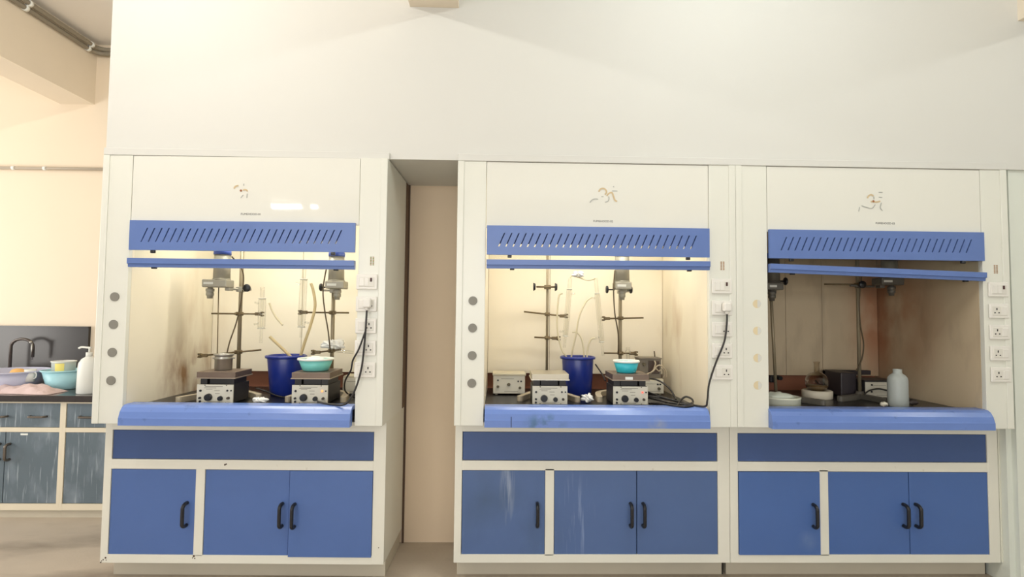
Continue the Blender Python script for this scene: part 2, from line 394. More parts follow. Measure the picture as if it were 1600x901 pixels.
def fume_hood(idx, label, X0, rz, door_m, sill_m, liner_m, dx, sash_z, sash_rot, lit):
    t = thing('fume_hood', label, 'fume hood', (X0, 0, 0), rz, 'fume hoods along the wall')
    W = 1.5; a, b, cdoor, d1, d2 = .039+dx, .490+dx, .538+dx, .989+dx, 1.433+dx
    # lower cabinet
    f = MB(); e = .0025
    f.box(0, a, 0, .50, .102, .85, .002); f.box(d2, W-.002, 0, .50, .102, .85, .002)
    f.box(a-.001, d2+.001, 0, .03, .798, .849, .001); f.box(a-.001, d2+.001, 0, .03, .592, .643, .001); f.box(a-.001, d2+.001, 0, .03, .102, .146, .001)
    f.box(b, cdoor, 0, .03, .14, .60, .001)
    f.box(0, W-.002, .48, .50, .102, .85)
    if idx == 1:      # chipped paint at the corners and on the middle rail
        for cx, cz, r in ((.030, .128, .005), (.018, .118, .0035), (.010, .112, .003), (.034, .116, .0025), (.006, .104, .004), (.494, .140, .006), (.500, .128, .0035), (.488, .131, .003), (.642, .618, .005), (.649, .621, .004), (1.47, .83, .003), (1.47, .19, .003)):
            f.cyl((cx, -.0006, cz), (cx, .002, cz), r, n=7, mi=1, smooth=False)
    f.build('cabinet_frame', [WHITE, mat('rust_chip', (74, 56, 44), .8)], t)
    MB().box(a, d2, .032, .04, .11, .84).build('gap_shade_sheet', DARK, t)  # black sheet close behind the doors, stands in for shade in the gaps
    pl = MB().box(.012, W-.012, .09, .49, 0, .105, .002)
    if idx != 1: pl.box(W-.013, W-.006, .092, .49, .0, .104, mi=1)
    pl.build('plinth', [PLINTH, DARK], t)
    MB().box(a+e, d2-e, .004, .03, .6425+e, .798-e, .002).build('fascia_panel', BLUE_FASCIA, t)
    for x0, x1, hx in ((a, b, b-.042), (cdoor, d1, d1-.035), (d1, d2, d1+.034)):
        yo = -.006 if (idx == 1 and x0 == d1) or (idx == 3 and x1 == b) else .003
        z_lo = .140 if x0 == d1 and idx == 1 else .1455
        d = MB().box(x0+e, x1-e*.6, yo, .028, z_lo, .592-e, .002).build('door', door_m, t)
        d_handle(d, hx, .300, .416, yo)
    # upper carcass
    pL, pR = .155+(.018 if idx == 3 else 0), 1.352
    for side, (x0, x1, xs0, xs1) in enumerate(((0, pL-.002, 0, .018), (pR+.002, W-.001, W-.019, W-.001))):
        p = MB().box(x0, x1, -.1, -.078, .8495, 2.254, .0015)
        p.box(xs0, xs1, -.098, .50, .8495, 2.254, .001)
        st = (0, .034) if side == 0 else (W-.037, W-.001)
        p.box(st[0], st[1], -.106, -.099, .8495, 2.254, .003)
        ii = (pL-.02, pL-.002) if side == 0 else (pR+.002, pR+.02)
        p.box(ii[0], ii[1], -.08, -.074, .90, 2.254)
        p.build('side_post', HOODW, t)
    MB().box(.02, W-.02, -.08, .78, 2.20, 2.25).build('roof_plate', HOODW, t)
    if idx == 1: MB().box(W-.001, W+.0015, .425, .50, .852, 2.25).build('rear_edge_strip', mat('brown_edge', (104, 80, 62), .7), t)
    fp = MB().box(pL+.0005, pR-.0005, -.099, -.088, 1.895, 2.252, .0012).build('front_panel', PANELW, t)
    ex, ez = {1: (.725, 2.074), 2: (.786, 2.078), 3: (.760, 2.066)}[idx]
    emblem(fp, idx, ex, ez)
    tx = {1: (.783, 1.943), 2: (.782, 1.934), 3: (.822, 1.945)}[idx]
    tm = text_mesh('FUMEHOOD-0%d' % idx, .0155, 'name_label', PRINT, fp, (tx[0], -.0992, tx[1]))
    vx0, vx1 = {1: (.161, 1.338), 2: (.160, 1.352), 3: (.176, 1.354)}[idx]
    v = vent_panel(t, vx0, vx1, 1.7505, 1.906)
    for sx in (vx0+.122, vx1-.115): MB().box(sx-.011, sx+.011, -.116, -.1, 1.735, 1.7505, .003).build('rubber_stop', BLACK_PL, v)
    # sash: blue bottom bar, hinged flat, glass above
    s = MB(); h = .046; c = (vx0+vx1)/2
    s.prism([(-.126, .018), (-.126, h), (-.092, h), (-.092, 0), (-.116, 0), (-.118, .016)], 'x', vx0-c, vx1-c)
    sa = s.build('sash', BLUE_METAL, t, (c, 0, sash_z)); sa.rotation_euler = (0, sash_rot, 0)
    MB().box(vx0-c+.012, vx1-c-.012, -.087, -.083, h-.004, .44).build('pane', PANE, sa)
    for sx in (-.46, .49): MB().box(sx-.012, sx+.012, -.112, -.094, -.008, .001, .003).build('rubber_stop', BLACK_PL, sa)
    # chamber
    x0, x1 = pL, pR
    l = MB()
    l.box(x0-.012, x0-.001, -.073, .79, .90, 2.2); l.box(x1+.001, x1+.012, -.073, .79, .90, 2.2); l.box(x0-.012, x1+.012, -.02, .79, 2.19, 2.2)
    l.build('liner', liner_m, t)
    MB().box(x0-.012, x1+.012, .775, .785, .90, 2.2).build('rear_duct', BRICK_STRIP, t)
    bk = MB(); cuts = {1: (x0, x0+.60, x1), 2: (x0, x0+.42, x1), 3: (x0, x0+.535, x0+.79, x1)}[idx]
    for p, q in zip(cuts, cuts[1:]): bk.box(p+.001, q-.0015, .735, .743, 1.037, 2.19, .001)
    bk.build('baffle', liner_m, t)
    MB().box(x0, x1, -.07, .775, .89, .93, .002).build('worktop', GRANITE, t)
    g = MB(); sx0, sx1 = {1: (.166, 1.342), 2: (.160, 1.338), 3: (.167, 1.356)}[idx]
    prof = [(-.03, .951), (-.085, .951), (-.105, .948), (-.122, .938), (-.137, .917), (-.145, .892), (-.148, .886), (-.148, .850), (-.101, .850), (-.101, .93), (-.03, .93)]
    g.prism(prof, 'x', sx0, sx1)
    for fa in g.bm.faces:
        if len(fa.verts) == 4: fa.smooth = False
    g.build('airfoil_sill', sill_m, t)
    if idx == 2:
        MB().box(.297, .3, -.1488, -.1402, .851, .905).build('sill_crack', DARK, t)
    # ports, strip, sockets
    for k, z in enumerate((1.505, 1.361, 1.216, 1.071)):
        px = .09 if idx != 3 else .112
        if idx != 3: MB().cyl((px, -.1045, z), (px, -.099, z), .0235, n=28).build('port_cap', GREY_CAP, t)
        else:
            MB().cyl((px, -.1006, z), (px, -.099, z), .0225, n=24).build('port_cover', mat('port_cream', (222, 206, 170), .5), t)
            MB().prism([(px+.002, z-.02), (px+.012, z-.018), (px+.0205, z-.008), (px+.0225, z+.006), (px+.012, z+.018), (px+.002, z+.021)], 'y', -.1012, -.1002).build('port_tape', mat('port_grey', (214, 214, 208), .5), t)
    sxs = 1.428; q = MB()
    for i in range(6):
        for j in range(2): q.box(sxs-.012+j*.013, sxs-.004+j*.013, -.1015, -.0995, 1.685+i*.008, 1.690+i*.008, mi=(1 if (i+j) % 2 else 0))
    q.build('indicator_strip', [BROWN_T, GREEN_T if idx == 1 else BROWN_T], t)
    scx = {1: 1.403, 2: 1.420, 3: 1.431}[idx]
    for k, z in enumerate((1.597, 1.481, 1.367, 1.253, 1.139)):
        power_socket(t, scx, z, 'indicator' if k == 0 else 'socket', idx == 3)
    if idx == 3:
        pf = MB().box(.60, .635, .742, .775, .985, 1.03, .006).cyl((.65, .70, 1.02), (.65, .775, 1.02), .014).box(.60, .66, .735, .77, 1.022, 1.036, .003)
        pf.build('pipe_fitting', BLACK_PL, t)
    return t
H1 = fume_hood(1, 'leftmost white and blue fume hood, lit inside, left of the alcove', -1.866, -.0154, BLUE_DOOR, BLUE_SILL, LINER, 0, 1.661, 0, True)
H2 = fume_hood(2, 'middle lit white and blue fume hood, between the alcove and the dark hood', 0, 0, BLUE_DOOR2, BLUE_SILL2, LINER2, 0, 1.680, -.004, True)
H3 = fume_hood(3, 'rightmost fume hood, unlit brown inside, with a tilted blue sash bar', 1.5, 0, BLUE_DOOR3, BLUE_SILL, LINER3, .006, 1.658, .0285, False)

# ------------------------------------------------------------------ laboratory equipment
WT = .93
LIP_ST = mat('lip_bright_steel', (226, 222, 210), .3, metal=.3); LIP_BR = mat('lip_dull_steel', (164, 150, 134), .35, metal=.4)
def hotplate(label, x, y, plate_m, w=.197, d=.20, led=None, group='magnetic stirrer hot plates', sticker=False):
    t = thing('stirrer_hot_plate', label, 'hot plate', (x, y, WT), 0, group)
    b = MB().box(-w/2, w/2, .004, d, .004, .104, .003)
    for sx in (-1, 1):
        b.box(sx*(w/2-.025)-.018, sx*(w/2-.025)+.018, .02, d-.02, .104, .137)
        for yy in (.03, d-.03): b.cyl((sx*(w/2-.02), yy, 0), (sx*(w/2-.02), yy, .006), .012, n=12)
    b.box(-w/2+.05, w/2-.05, .035, d-.02, .104, .132)
    b.build('body', INSTR_DARK, t)
    tp = MB().box(-w/2-.004, w/2+.008, -.002, d+.012, .141, .1725, .002); tp.box(-w/2-.008, w/2+.012, -.006, d+.016, .136, .142, .001, mi=1)
    tp.build('top_plate', [plate_m, LIP_ST if plate_m is PLATE_ST else LIP_BR], t)
    pr = MB().box(-w/2, w/2, -.003, .004, .003, .104, .0015)
    for (a0, a1, z) in ((.045, .14, .0925), (.04, .105, .085), (.05, .085, .078), (.095, .125, .071), (.1, .125, .0545), (.06, .13, .0095)):
        pr.box(-w/2+a0, -w/2+a1, -.0036, -.0028, z, z+.0022, mi=1)
    for a0 in (.041, .157):
        pr.box(-w/2+a0, -w/2+a0+.006, -.0036, -.0028, .097, .1035, mi=1); pr.box(-w/2+a0, -w/2+a0+.005, -.0036, -.0028, .004, .009, mi=1)
    fp = pr.build('control_panel', [CREAM_PANEL, mat('panel_print_grey', (110, 104, 90), .6)], t)
    def knob(cx, z, r, L, m, name): MB().cyl((cx, -.003-L, z), (cx, -.002, z), r*.86, r, 20).build(name, m, fp)
    knob(-w/2+.066, .036, .0205, .018, BLACK_PL, 'dial'); knob(-w/2+.130, .030, .0135, .015, BLACK_PL, 'dial')
    knob(-w/2+.021, .071, .0065, .005, BLACK_PL, 'fuse'); knob(-w/2+.020, .032, .0062, .012, BLACK_PL, 'toggle'); knob(-w/2+.020, .013, .0062, .006, BLACK_PL, 'fuse')
    knob(-w/2+.173, .032, .0075, .014, mat('toggle_brown', (72, 62, 50), .5), 'toggle')
    knob(-w/2+.166, .072, .0055, .005, led or BLACK_PL, 'indicator_lamp'); knob(-w/2+.186, .072, .0045, .004, BLACK_PL, 'indicator_lamp')
    if sticker:
        MB().box(-.03, .012, -.0066, -.0022, .143, .158).build('sticker', WPLAST, t)
    return t
hotplate('brown-topped hot plate stirrer under the steel beaker, left in leftmost hood', -1.3195, .05, PLATE_BR, d=.19)
HP_B = hotplate('hot plate stirrer with lit orange lamp, under the teal bowl in leftmost hood', -.808, .06, PLATE_BR, d=.235, led=LED_O)
hotplate('hot plate stirrer with bare pale steel top, left of blue bucket in middle hood', .520, .09, PLATE_ST, d=.2)
HP_D = hotplate('hot plate stirrer with lit red lamp, right of blue bucket in middle hood', .978, .10, PLATE_BR, d=.2, led=LED_R, sticker=True)
PT = WT+.1725

# beaker
t = thing('beaker', 'steel beaker with rolled rim on the left hot plate of leftmost hood', 'beaker', (-1.336, .165, PT))
MB().lathe([(.001, .001), (.044, .001), (.046, .004), (.046, .058), (.050, .062), (.050, .070), (.046, .073), (.046, .080), (.053, .083), (.053, .091), (.047, .092), (.044, .088), (.043, .01), (.001, .006)], n=36).build('body', STEEL, t)
tb = MB()
for s_ in (-1, 1): tb.box(s_*.056-.006, s_*.056+.006, -.006, .006, .064, .070, .002)
tb.build('lug', STEEL, t)
def bowl(label, x, y, r, m, h=.07):
    t = thing('plastic_bowl', label, 'bowl', (x, y, PT), 0, 'small plastic bowls')
    MB().lathe([(.001, .001), (r*.66, .001), (r*.72, .004), (r*.94, h*.86), (r*.90, h*.86), (r*.66, .008), (.001, .006)], n=40).build('body', m, t)
    MB().lathe([(r*.93, h*.82), (r*1.0, h*.84), (r*1.02, h*.94), (r*.98, h), (r*.92, h*.98), (r*.90, h*.86), (r*.93, h*.82)], n=40).build('rim', WPLAST, t)
    return t
bowl('teal bowl with white rim on right hot plate of leftmost hood', -.818, .175, .100, TEAL, .072)
bowl('turquoise bowl with white rim on right hot plate of middle hood', .977, .2, .077, TEAL2, .072)
def lump(name, label, cat, loc, r, sx, sy, sz, m, seed, amp=.3, n=16, group=None, rag=0):
    g = MB(); g.sphere((0, 0, 0), r, sx, sy, sz, n); rnd = random.Random(seed)
    ph = [rnd.uniform(0, 6) for _ in range(6)]
    for v in g.bm.verts:
        d = v.co.normalized()
        k = 1+amp*(math.sin(5*d.x+ph[0])*math.sin(4*d.y+ph[1])+.5*math.sin(9*d.z+ph[2]+7*d.x)+.35*math.sin(13*d.y+ph[3]+8*d.x))
        k += rag*(math.sin(23*d.x+ph[4])*math.sin(19*d.y+17*d.z+ph[5]))
        v.co *= k
    zmin = min(v.co.z for v in g.bm.verts)
    for v in g.bm.verts: v.co.z -= zmin
    o = g.build(name, m, None, loc); tag(o, label, cat, group); return o
lump('crushed_ice', 'white crushed contents heaped in the turquoise bowl of middle hood', 'contents', (.977, .2, PT+.0085), .045, 1, 1, .62, mat('white_wet_contents', (226, 232, 228), .4), 3, .12)
lump('crushed_ice', 'white crushed contents heaped in the teal bowl of leftmost hood', 'contents', (-.818, .175, PT+.0085), .060, 1, 1, .58, MATS['white_wet_contents'], 4, .12)

def bucket(label, x, y, rt, rb, h):
    t = thing('bucket', label, 'bucket', (x, y, WT), 0, 'blue buckets')
    MB().lathe([(.001, .002), (rb-.004, .002), (rb, .006), (rt, h-.02), (rt-.004, h-.006), (rt-.007, h-.02), (rb-.004, .01), (.001, .008)], n=44).build('body', BUCKET, t)
    MB().lathe([(rt-.004, h-.006), (rt+.004, h-.018), (rt+.012, h-.016), (rt+.013, h-.004), (rt+.006, h), (rt-.002, h), (rt-.004, h-.006)], n=44).build('rim', BUCKET, t)
bucket('dark blue bucket behind the two hot plates of leftmost hood', -1.073, .40, .108, .086, .242)
bucket('dark blue bucket between the hot plates of middle hood', .735, .50, .100, .088, .243)

def foot_bar(g, way, w=.034, h=.03):
    pts = spline([(x, y, 0) for x, y in way], 6); n = len(pts)-1; L = []; R = []
    poly = []
    for i, c in enumerate(pts):
        dd = (pts[min(i+1, n)]-pts[max(i-1, 0)]).normalized(); m_ = Vector((-dd.y, dd.x, 0)); L.append(c+m_*w/2); R.append(c-m_*w/2)
    e = pts[-1]; dd = (pts[-1]-pts[-2]).normalized(); m_ = Vector((-dd.y, dd.x, 0))
    cap = [e+m_*w/2*math.cos(a)+dd*w/2*math.sin(a) for a in (PI/6, PI/3, PI/2, 2*PI/3, 5*PI/6)]
    poly = [(v.x, v.y) for v in L+cap+R[::-1]]
    g.prism(poly, 'z', 0, h)
def retort_stand(label, x, y, top, feet, clamps, r=.0115, rod_m=None, lean=(0, 0), base_m=None):
    """clamps: (z, x_left, x_right, tilt, jaw_side, jaw) in local x"""
    t = thing('retort_stand', label, 'stand', (x, y, WT), 0, 'retort stands')
    g = MB(); g.cyl((0, 0, 0), (0, 0, .045), .026, .022, 20)
    for way in feet: foot_bar(g, [(0, 0)]+way)
    g.build('base', base_m or CASTG, t)
    MB().cyl((0, 0, .03), (lean[0], lean[1], top-WT), r, n=16).build('rod', rod_m or ROD, t)
    for (z, xl, xr, tilt, jaw, yo) in clamps:
        z -= WT; xm = lean[0]*z/(top-WT); off = -(r+.007)
        zl, zr = z-tilt*(xl-xm), z-tilt*(xr-xm)
        k = MB().tube([(xl, off+yo*abs(xl-xm), zl), (xm, off, z), (xr, off+yo*abs(xr-xm), zr)], .0055, 10)
        k.box(xm-.016, xm+.016, off-.012, r+.004, z-.012, z+.012, .004)
        k.cyl((xm-.008, off-.03, z), (xm-.008, off-.008, z), .004, n=8); k.sphere((xm-.008, off-.031, z), .007, 1.6, .6, 1, 10)
        if jaw:
            e = Vector((xl, off+yo*abs(xl-xm), zl)) if jaw < 0 else Vector((xr, off+yo*abs(xr-xm), zr)); s_ = jaw
            k.box(e.x-.02, e.x+.02, e.y-.008, e.y+.008, e.z-.010, e.z+.010, .004)
            for dz in (-1, 1):
                k.tube([e+Vector((s_*.010, 0, dz*.005)), e+Vector((s_*.022, -.004, dz*.010)), e+Vector((s_*.036, -.008, dz*.009))], [.006, .006, .005], 8)
            k.cyl(e+Vector((s_*.02, -.03, 0)), e+Vector((s_*.02, .0, 0)), .004, n=8)
        k.build('clamp', BRASSROD, t)
    return t
# leftmost hood
retort_stand('tall retort stand holding the left stirrer motor in leftmost hood', -1.371, .42, 2.05, [[(-.09, -.1), (-.165, -.33)], [(.14, -.12), (.215, -.2)]],
             [(1.421, -.157, .125, 0, 1, -.1), (1.186, -.20, .143, -.11, -1, 0)], .0115)
retort_stand('retort stand behind the teal bowl in leftmost hood', -.801, .42, 1.62, [[(-.12, -.09), (-.155, -.28)], [(.115, -.09), (.155, -.28)]],
             [(1.434, -.165, .105, 0, -1, -.1), (1.200, -.085, .06, -.12, -1, 0)], .0115)
# middle hood
retort_stand('slim retort stand with bare clamp and two black wing knobs, left in middle hood', .548, .62, 2.02, [[(-.10, -.2), (-.19, -.40)], [(.07, -.21), (.142, -.42)]],
             [(1.438, -.155, .10, .10, 1, 0), (1.283, -.085, .05, .04, 1, 0)], .0085)
retort_stand('retort stand behind the turquoise bowl in middle hood', 1.023, .57, 1.66, [[(-.16, -.14), (-.2, -.36)], [(.05, -.1), (.085, -.2)]],
             [(1.417, -.09, .148, -.03, -1, 0), (1.190, -.11, .075, 0, 1, 0)], .0115)
# dark hood
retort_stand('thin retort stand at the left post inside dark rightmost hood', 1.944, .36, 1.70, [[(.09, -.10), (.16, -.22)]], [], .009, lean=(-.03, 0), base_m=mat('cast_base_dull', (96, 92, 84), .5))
retort_stand('retort stand in the centre of dark rightmost hood', 2.508, .42, 2.0, [[(-.1, -.07), (-.20, -.12)], [(.015, -.1), (.02, -.20)]],
             [(1.646, -.225, .02, 0, 0, 0)], .011, base_m=MATS['cast_base_dull'])

def overhead_stirrer(label, x, y, zb, face=1, box=(-.072, .072), hous=.047, arm=None, chuck_x=-.043, shaft=None, cable=None, knob=None, cap=True, m=None, hs=.15):
    """zb: underside of the gearbox; arm: x of the stand rod (local)"""
    m = m or MOTORG
    t = thing('overhead_stirrer', label, 'stirrer', (x, y, zb), 0, 'overhead stirrer motors')
    g = MB().cyl((0, 0, .046), (0, 0, .046+hs), hous, hous*.95, 28); g.cyl((0, 0, .046), (0, 0, .052), hous*1.06, n=28); g.build('motor_housing', m, t)
    if cap:
        c = MB().lathe([(.001, .046+hs+.03), (hous*.9, .046+hs+.03), (hous*1.03, .046+hs+.02), (hous*1.03, .046+hs), (.001, .046+hs)], n=28); c.build('cap', BLUECAP, t)
    gb = MB().box(box[0], box[1], -.05, .05, 0, .046, .006).build('gearbox', m, t)
    MB().box(box[0]+.012, box[0]+.012+.055*(1 if box[1] > .05 else .8), -.0515, -.049, .016, .030).build('rating_plate', mat('rating_plate_pale', (214, 214, 206), .4), gb)
    MB().lathe([(.001, -.066), (.015, -.066), (.017, -.050), (.022, -.048), (.022, -.030), (.019, -.028), (.024, -.024), (.024, -.008), (.014, -.006), (.014, .001)], (chuck_x, 0, 0), n=24).build('chuck', m, t)
    if arm is not None:
        ax, ay = arm
        a = MB().tube([(ax*.35, .04, -.006), (ax*.7, .07, -.006), (ax, ay-.022, -.006), (ax+.07*(1 if ax > 0 else -1), ay-.022, -.006)], .007, 12)
        a.box(ax-.018, ax+.018, ay-.034, ay+.016, -.022, .010, .004); a.box(ax*.3, ax*.3+.03, .0, .05, -.018, .004, .004)
        a.build('support_arm', m, t)
    if knob:
        for (kx, ky, kz, ox) in knob:
            k = MB().cyl((kx-ox, ky, kz), (kx, ky, kz), .005, n=8)
            if ox: k.lathe([(.001, -.007), (.02, -.007), (.024, -.003), (.024, .003), (.02, .007), (.001, .007)], n=14); 
            else: k.lathe([(.001, -.008), (.02, -.008), (.024, -.003), (.024, .003), (.02, .008), (.001, .008)], n=14)
            for v in k.bm.verts[-14*6:]:
                co = v.co.copy()
                v.co = Vector((kx, ky, kz)) + (Vector((co.z, co.x, co.y)) if ox else Vector((co.x, co.z, co.y)))
            if not ox: k.cyl((kx, ky, kz), (kx, ky+.03, kz), .006, n=8)
            k.build('wing_knob', BLACK_PL, t)
    if shaft:
        MB().cyl(shaft[0], shaft[1], .0032, n=8).build('stirring_rod', BRASSROD, t)
    if cable:
        MB().tube(spline(cable, 8), .0042, 8).build('cable', CABLE_BR, t)
    return t
overhead_stirrer('left grey overhead stirrer with blue cap, above the steel beaker', -1.431, .30, 1.577, box=(-.092, .052), arm=(.062, .12), chuck_x=-.066,
                 shaft=((-.016, .0, 0), (.058, -.134, -.455)), knob=[(.118, .07, .002, 0)],
                 cable=[(.04, .03, .19), (.082, .09, .10), (.078, .095, -.05), (.055, .09, -.2), (.03, .06, -.33), (.018, .05, -.42)])
overhead_stirrer('right grey overhead stirrer with blue cap, above the teal bowl', -.760, .33, 1.578, box=(-.052, .06), arm=(-.040, .092), chuck_x=.008,
                 knob=[(-.100, .03, .010, -.05)],
                 cable=[(-.05, -.02, .15), (-.068, -.03, .0), (-.06, -.02, -.12), (-.04, 0, -.26), (-.034, .03, -.38)])
overhead_stirrer('grey overhead stirrer with blue cap hanging in middle hood', 1.010, .46, 1.600, box=(-.052, .052), arm=(.013, .112), chuck_x=.0,
                 knob=[(-.092, .02, .0, -.05), (.062, .02, .0, .03)], hs=.17,
                 cable=[(-.05, -.02, .12), (-.06, -.03, .0), (-.05, -.02, -.15), (-.02, .02, -.28), (-.005, .085, -.41)])
overhead_stirrer('dim overhead stirrer half hidden by the left post of dark hood', 1.905, .32, 1.60, box=(-.05, .05), arm=(.0, .04), chuck_x=0,
                 knob=[(.085, .0, .056, .05)], m=MOTORG_D, hs=.15)
overhead_stirrer('dim overhead stirrer tucked behind the tilted sash bar of dark hood', 2.715, .42, 1.645, box=(-.085, .06), arm=(-.20, -.0), chuck_x=.01,
                 knob=[(-.206, -.045, .0, 0)], m=MOTORG_D, hs=.16,
                 cable=[(-.205, -.035, .05), (-.222, -.035, -.10), (-.215, -.03, -.25), (-.19, -.02, -.37), (-.20, -.015, -.47), (-.235, -.01, -.545)])
# wing knob bosshead of the bare stand: a thing clamped on the rod
t = thing('boss_head', 'empty boss head with black wing knobs on the slim stand of middle hood', 'clamp', (.548, .62, 1.618))
k = MB().box(-.022, .022, -.024, .0105, -.014, .014, .004).tube([(-.075, -.02, 0), (.05, -.02, 0)], .006, 10)
k.build('body', MATS['clamp_brown_steel'], t)
for kx in (-.088, .055):
    MB().cyl((kx-.007, -.02, 0), (kx+.007, -.02, 0), .028, .022, 10).build('wing_knob', BLACK_PL, t)

# condensers and hoses
def condenser(label, p_top, p_bot, r=.022, neck=.075, stem=.09, noz=(1, -1)):
    a, b = Vector(p_top), Vector(p_bot); d = (b-a); L = d.length; t = thing('condenser', label, 'condenser', b, 0, 'glass condensers')
    q = (-d).to_track_quat('Z', 'X'); t.rotation_mode = 'QUATERNION'; t.rotation_quaternion = q
    MB().lathe([(.009, 0), (r*.8, .002), (r, .014), (r, L-.014), (r*.8, L-.002), (.009, L)], n=24).build('jacket', GLASS, t)
    MB().lathe([(.008, -stem), (.008, L), (.012, L+.012), (.0125, L+neck)], n=16).build('inner_tube', GLASS, t)
    g = MB()
    g.tube([(noz[0]*r*.9, 0, L-.03), (noz[0]*(r+.022), 0, L-.024)], .0055, 10); g.tube([(noz[1]*r*.9, 0, .03), (noz[1]*(r+.022), 0, .024)], .0055, 10)
    g.build('hose_barb', GLASS, t)
    for z in (0, L): MB().lathe([(r*.55, z-.003), (r*1.02, z-.003), (r*1.02, z+.003), (r*.55, z+.003), (r*.55, z-.003)], n=20).build('collar', mat('frosted_joint', (226, 224, 212), .5, trans=.3), t)
    return t
condenser('short glass condenser clamped to the left stand of leftmost hood', (-1.213, .36, 1.515), (-1.213, .36, 1.335), .022, .07, .09, (1, 1))
condenser('taller glass condenser clamped beside the bucket in leftmost hood', (-.966, .36, 1.635), (-.972, .36, 1.345), .022, .08, .065, (1, -1))
condenser('left glass condenser above the bucket in middle hood', (.679, .50, 1.600), (.655, .50, 1.300), .017, .07, .075, (-1, 1))
condenser('right leaning glass condenser above the bucket in middle hood', (.858, .50, 1.575), (.889, .50, 1.265), .017, .10, .09, (-1, -1))
def hose(label, pts, r=.008, m=HOSE):
    g = MB().tube(spline(pts, 8), r, 10); o = g.build('rubber_hose', m); tag(o, label, 'hose', 'rubber hoses'); return o
hose('amber hose curving from the tall condenser down into the bucket of leftmost hood', [(-.922, .36, 1.612), (-.905, .36, 1.56), (-.893, .36, 1.47), (-.918, .365, 1.36), (-.955, .375, 1.25), (-.985, .385, 1.15), (-.995, .39, 1.08)], .0085)
hose('short amber hose slanting up out of the bucket of leftmost hood', [(-1.165, .37, 1.285), (-1.125, .375, 1.245), (-1.075, .385, 1.195), (-1.035, .39, 1.15), (-1.02, .395, 1.08)], .0085)
hose('pale loose hose end hanging from the short condenser of leftmost hood', [(-1.169, .36, 1.49), (-1.155, .36, 1.45), (-1.125, .36, 1.40), (-1.085, .36, 1.355)], .0055, HOSE2)
hose('outermost clear hose looping left of the condensers into middle hood bucket', [(.636, .50, 1.574), (.612, .50, 1.555), (.602, .50, 1.44), (.606, .50, 1.32), (.632, .50, 1.215), (.665, .50, 1.16), (.685, .5, 1.08)], .0055, HOSE2)
hose('clear hose arching between both condensers into middle hood bucket', [(.820, .50, 1.548), (.785, .49, 1.52), (.742, .48, 1.43), (.718, .48, 1.30), (.695, .49, 1.185), (.690, .5, 1.08)], .0055, HOSE2)
hose('clear hose bending from the left condenser foot into middle hood bucket', [(.700, .50, 1.325), (.732, .50, 1.322), (.762, .50, 1.275), (.775, .50, 1.18), (.775, .5, 1.08)], .0055, HOSE2)
hose('clear hose bending from the right condenser foot into middle hood bucket', [(.845, .50, 1.287), (.822, .50, 1.282), (.803, .50, 1.24), (.795, .50, 1.18), (.79, .5, 1.08)], .0055, HOSE2)
hose('thin glass-clear link bridging the tops of middle hood condensers', [(.684, .50, 1.672), (.70, .50, 1.690), (.74, .50, 1.676), (.80, .50, 1.660), (.848, .50, 1.672)], .0045, HOSE2)

# control boxes
def control_box(label, x0, x1, y, h, d, body_m, lid=False, knobs=(), leds=()):
    w = x1-x0; t = thing('control_box', label, 'control box', ((x0+x1)/2, y, WT), 0, 'control boxes')
    b = MB().box(-w/2, w/2, .004, d, .008, h-.002, .003)
    for sx in (-1, 1): b.cyl((sx*(w/2-.02), .02, 0), (sx*(w/2-.02), .02, .01), .009, n=12); b.cyl((sx*(w/2-.02), d-.02, 0), (sx*(w/2-.02), d-.02, .01), .009, n=12)
    b.build('case', body_m, t)
    if lid: MB().box(-w/2-.004, w/2+.006, -.008, d+.004, h-.014, h, .003).build('lid', body_m, t)
    f = MB().box(-w/2+.001, w/2-.001, -.002, .005, .010, h-.014, .001)
    for (a0, a1, z) in ((-.05, .03, h-.035), (-.03, .055, .022)): f.box(a0, a1, -.0026, -.0014, z, z+.002, mi=1)
    f = f.build('face', [CREAM_PANEL, MATS['panel_print_grey']], t)
    for (kx, kz, r, L) in knobs: MB().cyl((kx, -.002-L, kz), (kx, -.001, kz), r*.85, r, 16).build('knob', mat('knob_olive', (92, 84, 62), .45), f)
    for (kx, kz) in leds: MB().cyl((kx, -.006, kz), (kx, -.001, kz), .0055, n=12).build('indicator_lamp', BLACK_PL, f)
    return t
CREAM_CASE = mat('cream_steel_case', (196, 188, 164), .45, var=.05, vscale=10)
GREY_CASE = mat('grey_case', (120, 112, 98), .5, var=.1, vscale=10)
control_box('cream control box with three knobs at far left in middle hood', .197, .397, .45, .135, .16, CREAM_CASE, True, [(-.07, .052, .009, .012), (-.002, .066, .011, .014), (.068, .046, .009, .012)], [(-.07, .092), (.057, .086), (.075, .086)])
control_box('small cream control box behind the red-lamp hot plate of middle hood', 1.136, 1.288, .50, .104, .14, CREAM_CASE, False, [(.045, .04, .01, .012)], [(.037, .068), (.053, .068)])
control_box('cream control box half hidden by the right post of leftmost hood', -.725, -.575, .40, .118, .15, CREAM_CASE, False, [(.012, .05, .010, .01)], [(.012, .085)])
control_box('dark-cased control box with cream face in dark rightmost hood', 2.53, 2.73, .40, .118, .16, INSTR_DARK, False, [], [(-.06, .087), (-.062, .045)])
t = thing('instrument_case', 'dark instrument case left of the cream face in dark hood', 'instrument', (2.465, .462, WT))
MB().box(-.05, .055, 0, .20, .006, .155, .006).box(-.05, .26, .165, .20, .125, .155, .004).build('case', mat('dark_case', (52, 46, 50), .5), t)
fe = MB()
for sx in (-.035, .04):
    for yy in (.02, .18): fe.cyl((sx, yy, 0), (sx, yy, .008), .009, n=10)
fe.build('foot', BLACK_PL, t)
t = thing('power_supply', 'dusty grey open-faced box stacked on the small control box of middle hood', 'instrument', (1.206, .51, WT+.104))
